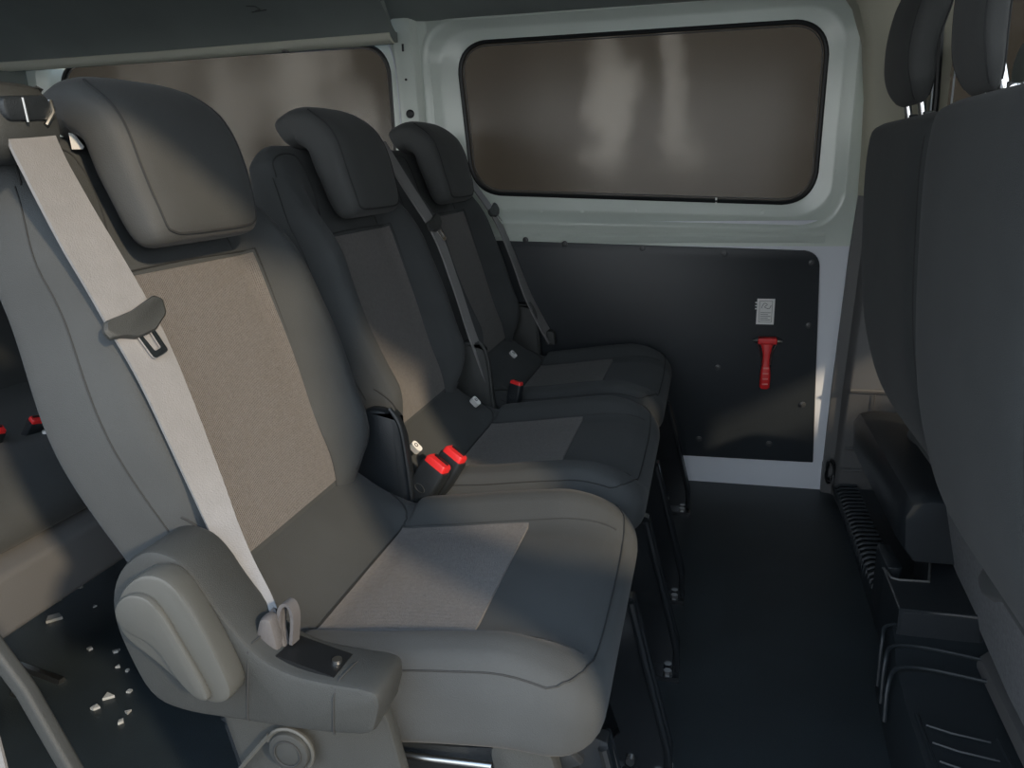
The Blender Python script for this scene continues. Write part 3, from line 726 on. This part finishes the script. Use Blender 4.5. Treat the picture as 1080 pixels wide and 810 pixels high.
b = NB(); hexa(b, [(.515,.6,.115),(.60,.6,.115),(.60,1.55,.13),(.535,1.50,.13),(.52,.6,.15),(.60,.6,.16),(.60,1.55,.16),(.54,1.50,.15)]); obj('step_rail', b, 'trimgrey', st)
# tool box moulding with notch
b = NB()
out = [(1.545,.055),(1.545,.205),(1.565,.212),(1.60,.212),(1.685,.212),(1.86,.23),(1.90,.225),(1.90,.06)]
prism(b, [(.404,1.545),(.555,1.545),(.575,1.93),(.520,1.93),(.516,1.80),(.485,1.68),(.425,1.675),(.412,1.72),(.404,1.72)], .05, .205, 'z', .0)
bx_ = obj('storage_moulding', b, 'black', st, bev=.006)
b = NB(); loft(b, [[(.400,1.545,.21),(.560,1.545,.212),(.556,1.552,.06),(.400,1.552,.06)],[(.402,1.55,.211),(.558,1.55,.211),(.556,1.555,.06),(.402,1.555,.06)]])
obj('moulding_face', b, 'black', bx_)
b = NB(); prism(b, rrect([(.415,1.74),(.450,1.74),(.445,1.86),(.415,1.86)], .01, 3), .05, .20, 'z', .004); obj('moulding_post', b, 'black', bx_)
b = NB(); tube(b, [(.404,1.72,.207),(.412,1.678,.207),(.425,1.672,.207),(.485,1.676,.207),(.518,1.80,.207),(.522,1.93,.207)], .003, 6); tube(b, [(.404,1.72,.207),(.402,1.548,.207),(.556,1.545,.207)], .0025, 6); obj('moulding_edge', b, 'trimgrey', bx_)
# dashboard hood seen past the front seats
b = NB(); prism(b, rrect([(.80,.9),(.79,1.36),(.86,1.44),(1.25,1.36),(1.3,.9)], .05, 5), 1.55, 2.62, 'y', .03)
tag(obj('dashboard_hood', b, 'dash', loc=(1.,2.,.9)), 'pale grey-green rounded dashboard hood beyond the front seats', 'dashboard')
b = NB(); box(b, (.47,.45,-.05), (1.9,2.7,-.01)); struct('floor_cab', b, 'floor', smooth=False)

# ------------------------------------------------------------------ third row bench behind
rb = thing('rear_bench', 'dark bench seat in the row behind, at the left edge of the picture', 'bench seat', (-1.6,1.7,0))
Q = Pad(1.72, [(-1.98,.47),(-1.80,.44),(-1.60,.45),(-1.40,.45),(-1.27,.42)], .92, .07, n=5, e0=.05, e1=.16)
q = obj('bench_cushion', Q.build(NB(), 30, 60), 'fabric', rb)
b = NB(); prism(b, rrect([(-1.30,.235),(-1.25,.25),(-1.255,.365),(-1.32,.39),(-1.8,.36),(-1.8,.25)], .012, 4), .82, 2.62, 'y', .01); obj('bench_skirt', b, 'trimgrey', rb)
Bk = Pad(1.72, [(-1.93,.46),(-2.0,.7),(-2.08,.95),(-2.13,1.10)], .92, .06, n=5, e0=.05, e1=.08)
obj('bench_back', Bk.build(NB(), 30, 60), 'fabric', rb)
b = NB()
for y in (.9,1.75,2.5): prism(b, [(-1.34,.26),(-1.42,.26),(-1.45,0),(-1.36,0)], y-.01, y+.01, 'y')
for y in (.9,1.75,2.5): prism(b, [(-1.75,.26),(-1.82,.26),(-1.85,0),(-1.76,0)], y-.01, y+.01, 'y')
obj('bench_leg', b, 'blackgloss', rb)
for nm in (('black belt buckle with red top on the rear bench, at the left frame edge', (-1.53,1.31,.50)), ('black belt buckle with red top on the rear bench, right of its twin', (-1.50,1.39,.50))):
    buckle(nm[0], nm[1], (.55,.0,.75), (.1,1,-.35), .9)
b = NB(); cyl(b, (-1.445,1.395,.523), .010, .006, 'z', 14); obj('anchor_tag', b, 'white', rb)

# floor rails, debris, near sill trim behind the nearest seat
for lab, p0, p1 in (('bright steel floor rail at lower left, the one nearer the bench', (-1.535,1.26,0), (-1.355,1.225,0)), ('short steel floor rail at lower left, the one nearer the camera', (-1.43,1.17,0), (-1.345,1.155,0))):
    b = NB(); p0 = V(p0); p1 = V(p1); d = (p1-p0).normalized(); n = V((-d.y,d.x,0))*.010
    hexa(b, [p0-n,p1-n,p1+n,p0+n,p0-n*.6+V((0,0,.010)),p1-n*.6+V((0,0,.010)),p1+n*.6+V((0,0,.010)),p0+n*.6+V((0,0,.010))])
    tag(obj('floor_rail', b, 'steel', loc=p0), lab, 'rail', 'floor rails behind the nearest seat')
spots = [(-1.642,1.509,.024),(-1.582,1.443,.026),(-1.63,1.587,.009),(-1.518,1.511,.008),(-1.388,1.345,.009),(-1.32,1.35,.010),(-1.216,1.204,.014),(-1.183,1.228,.008),(-1.219,1.166,.011),(-1.139,1.168,.009),(-1.132,1.14,.009),(-1.70,1.62,.007),(-1.27,1.30,.007),(-1.24,1.29,.006)]
for i, (x, y, s) in enumerate(spots):
    b = NB(); a = random.random()*3; k = 3+(i % 3)
    pl = [(x+s*math.cos(a+j*2*math.pi/k)*(.6+.5*random.random()), y+s*math.sin(a+j*2*math.pi/k)*(.6+.5*random.random())) for j in range(k)]
    loft(b, [[(p[0],p[1],0) for p in pl],[(p[0]*.999+x*.001,p[1],.004+s*.2*random.random()) for p in pl]])
    tag(obj('debris_chip', b, 'shard', loc=(x,y,0), smooth=False), 'small pale chip of debris on the dark floor behind the nearest seat', 'debris', 'debris chips on the floor')
# slanted trim bar at the lower left
b = NB()
loft(b, [[(x-.009,.645,z-.006),(x-.009,.665,z-.006),(x+.009,.665,z+.006),(x+.009,.645,z+.006)] for x, z in ((-.835,.57),(-.782,.485),(-.755,.42),(-.705,.30))])
tb = thing('slanted_bar', 'grey grained plastic bar slanting across the lower left corner', 'bar', (-.8,.66,.3)); obj('bar_body', b, 'plastic', tb, bev=.006)
b = NB(); ribbon(b, spline([V((-.90,.64,.70)),V((-.872,.64,.60)),V((-.852,.64,.52)),V((-.842,.64,.42)),V((-.840,.64,.30))],5), [V((.016,.004,0))]*21)
tag(obj('hanging_belt', b, 'webbing', loc=(-.85,.66,.3)), 'pale belt strap hanging at the very left edge of the frame', 'strap')

# ------------------------------------------------------------------ outside
b = NB(); box(b, (-30,-30,-.75), (30,30,-.70)); struct('ground', b, 'outground', smooth=False)
b = NB(); box(b, (-12,6.2,-.72), (9,6.4,3.4)); struct('wall_outside', b, 'backdrop', smooth=False)

# ------------------------------------------------------------------ light
w = bpy.data.worlds.new('sky'); bpy.context.scene.world = w; w.use_nodes = True
nt = w.node_tree; N = nt.nodes; L = nt.links
bg = N['Background']; tc = N.new('ShaderNodeTexCoord'); sp = N.new('ShaderNodeSeparateXYZ'); L.new(tc.outputs['Generated'], sp.inputs[0])
cr = N.new('ShaderNodeValToRGB'); cr.color_ramp.elements[0].position = .0; cr.color_ramp.elements[0].color = (.80,.82,.82,1)
cr.color_ramp.elements[1].position = .8; cr.color_ramp.elements[1].color = (.42,.58,.80,1)
L.new(sp.outputs['Z'], cr.inputs[0]); L.new(cr.outputs[0], bg.inputs['Color']); bg.inputs['Strength'].default_value = 2.55
sun = bpy.data.lights.new('sun', 'SUN'); sun.energy = 2.5; sun.angle = math.radians(3); sun.color = (1.,.80,.56)
so = bpy.data.objects.new('sun', sun); C.objects.link(so)
SD = V((1.4,-1.1,.78)); so.rotation_euler = SD.to_track_quat('Z','Y').to_euler(); so.location = SD*5

# ------------------------------------------------------------------ camera
cam = bpy.data.cameras.new('camera'); co = bpy.data.objects.new('camera', cam); C.objects.link(co)
f = 831.; Y = V((212,233,-831)).normalized(); X = V((3420,-147,831)); X = (X - Y*X.dot(Y)).normalized(); Z = X.cross(Y)
co.matrix_world = Matrix((X, Y, Z)).to_4x4(); co.location = (0,0,1.08)
cam.sensor_width = 36; cam.lens = f/1080*36; cam.clip_start = .01
S = bpy.context.scene; S.camera = co
S.view_settings.view_transform = 'Standard'; S.view_settings.look = 'None'; S.view_settings.gamma = 1; S.view_settings.use_curve_mapping = False
S.view_settings.exposure = 0.38
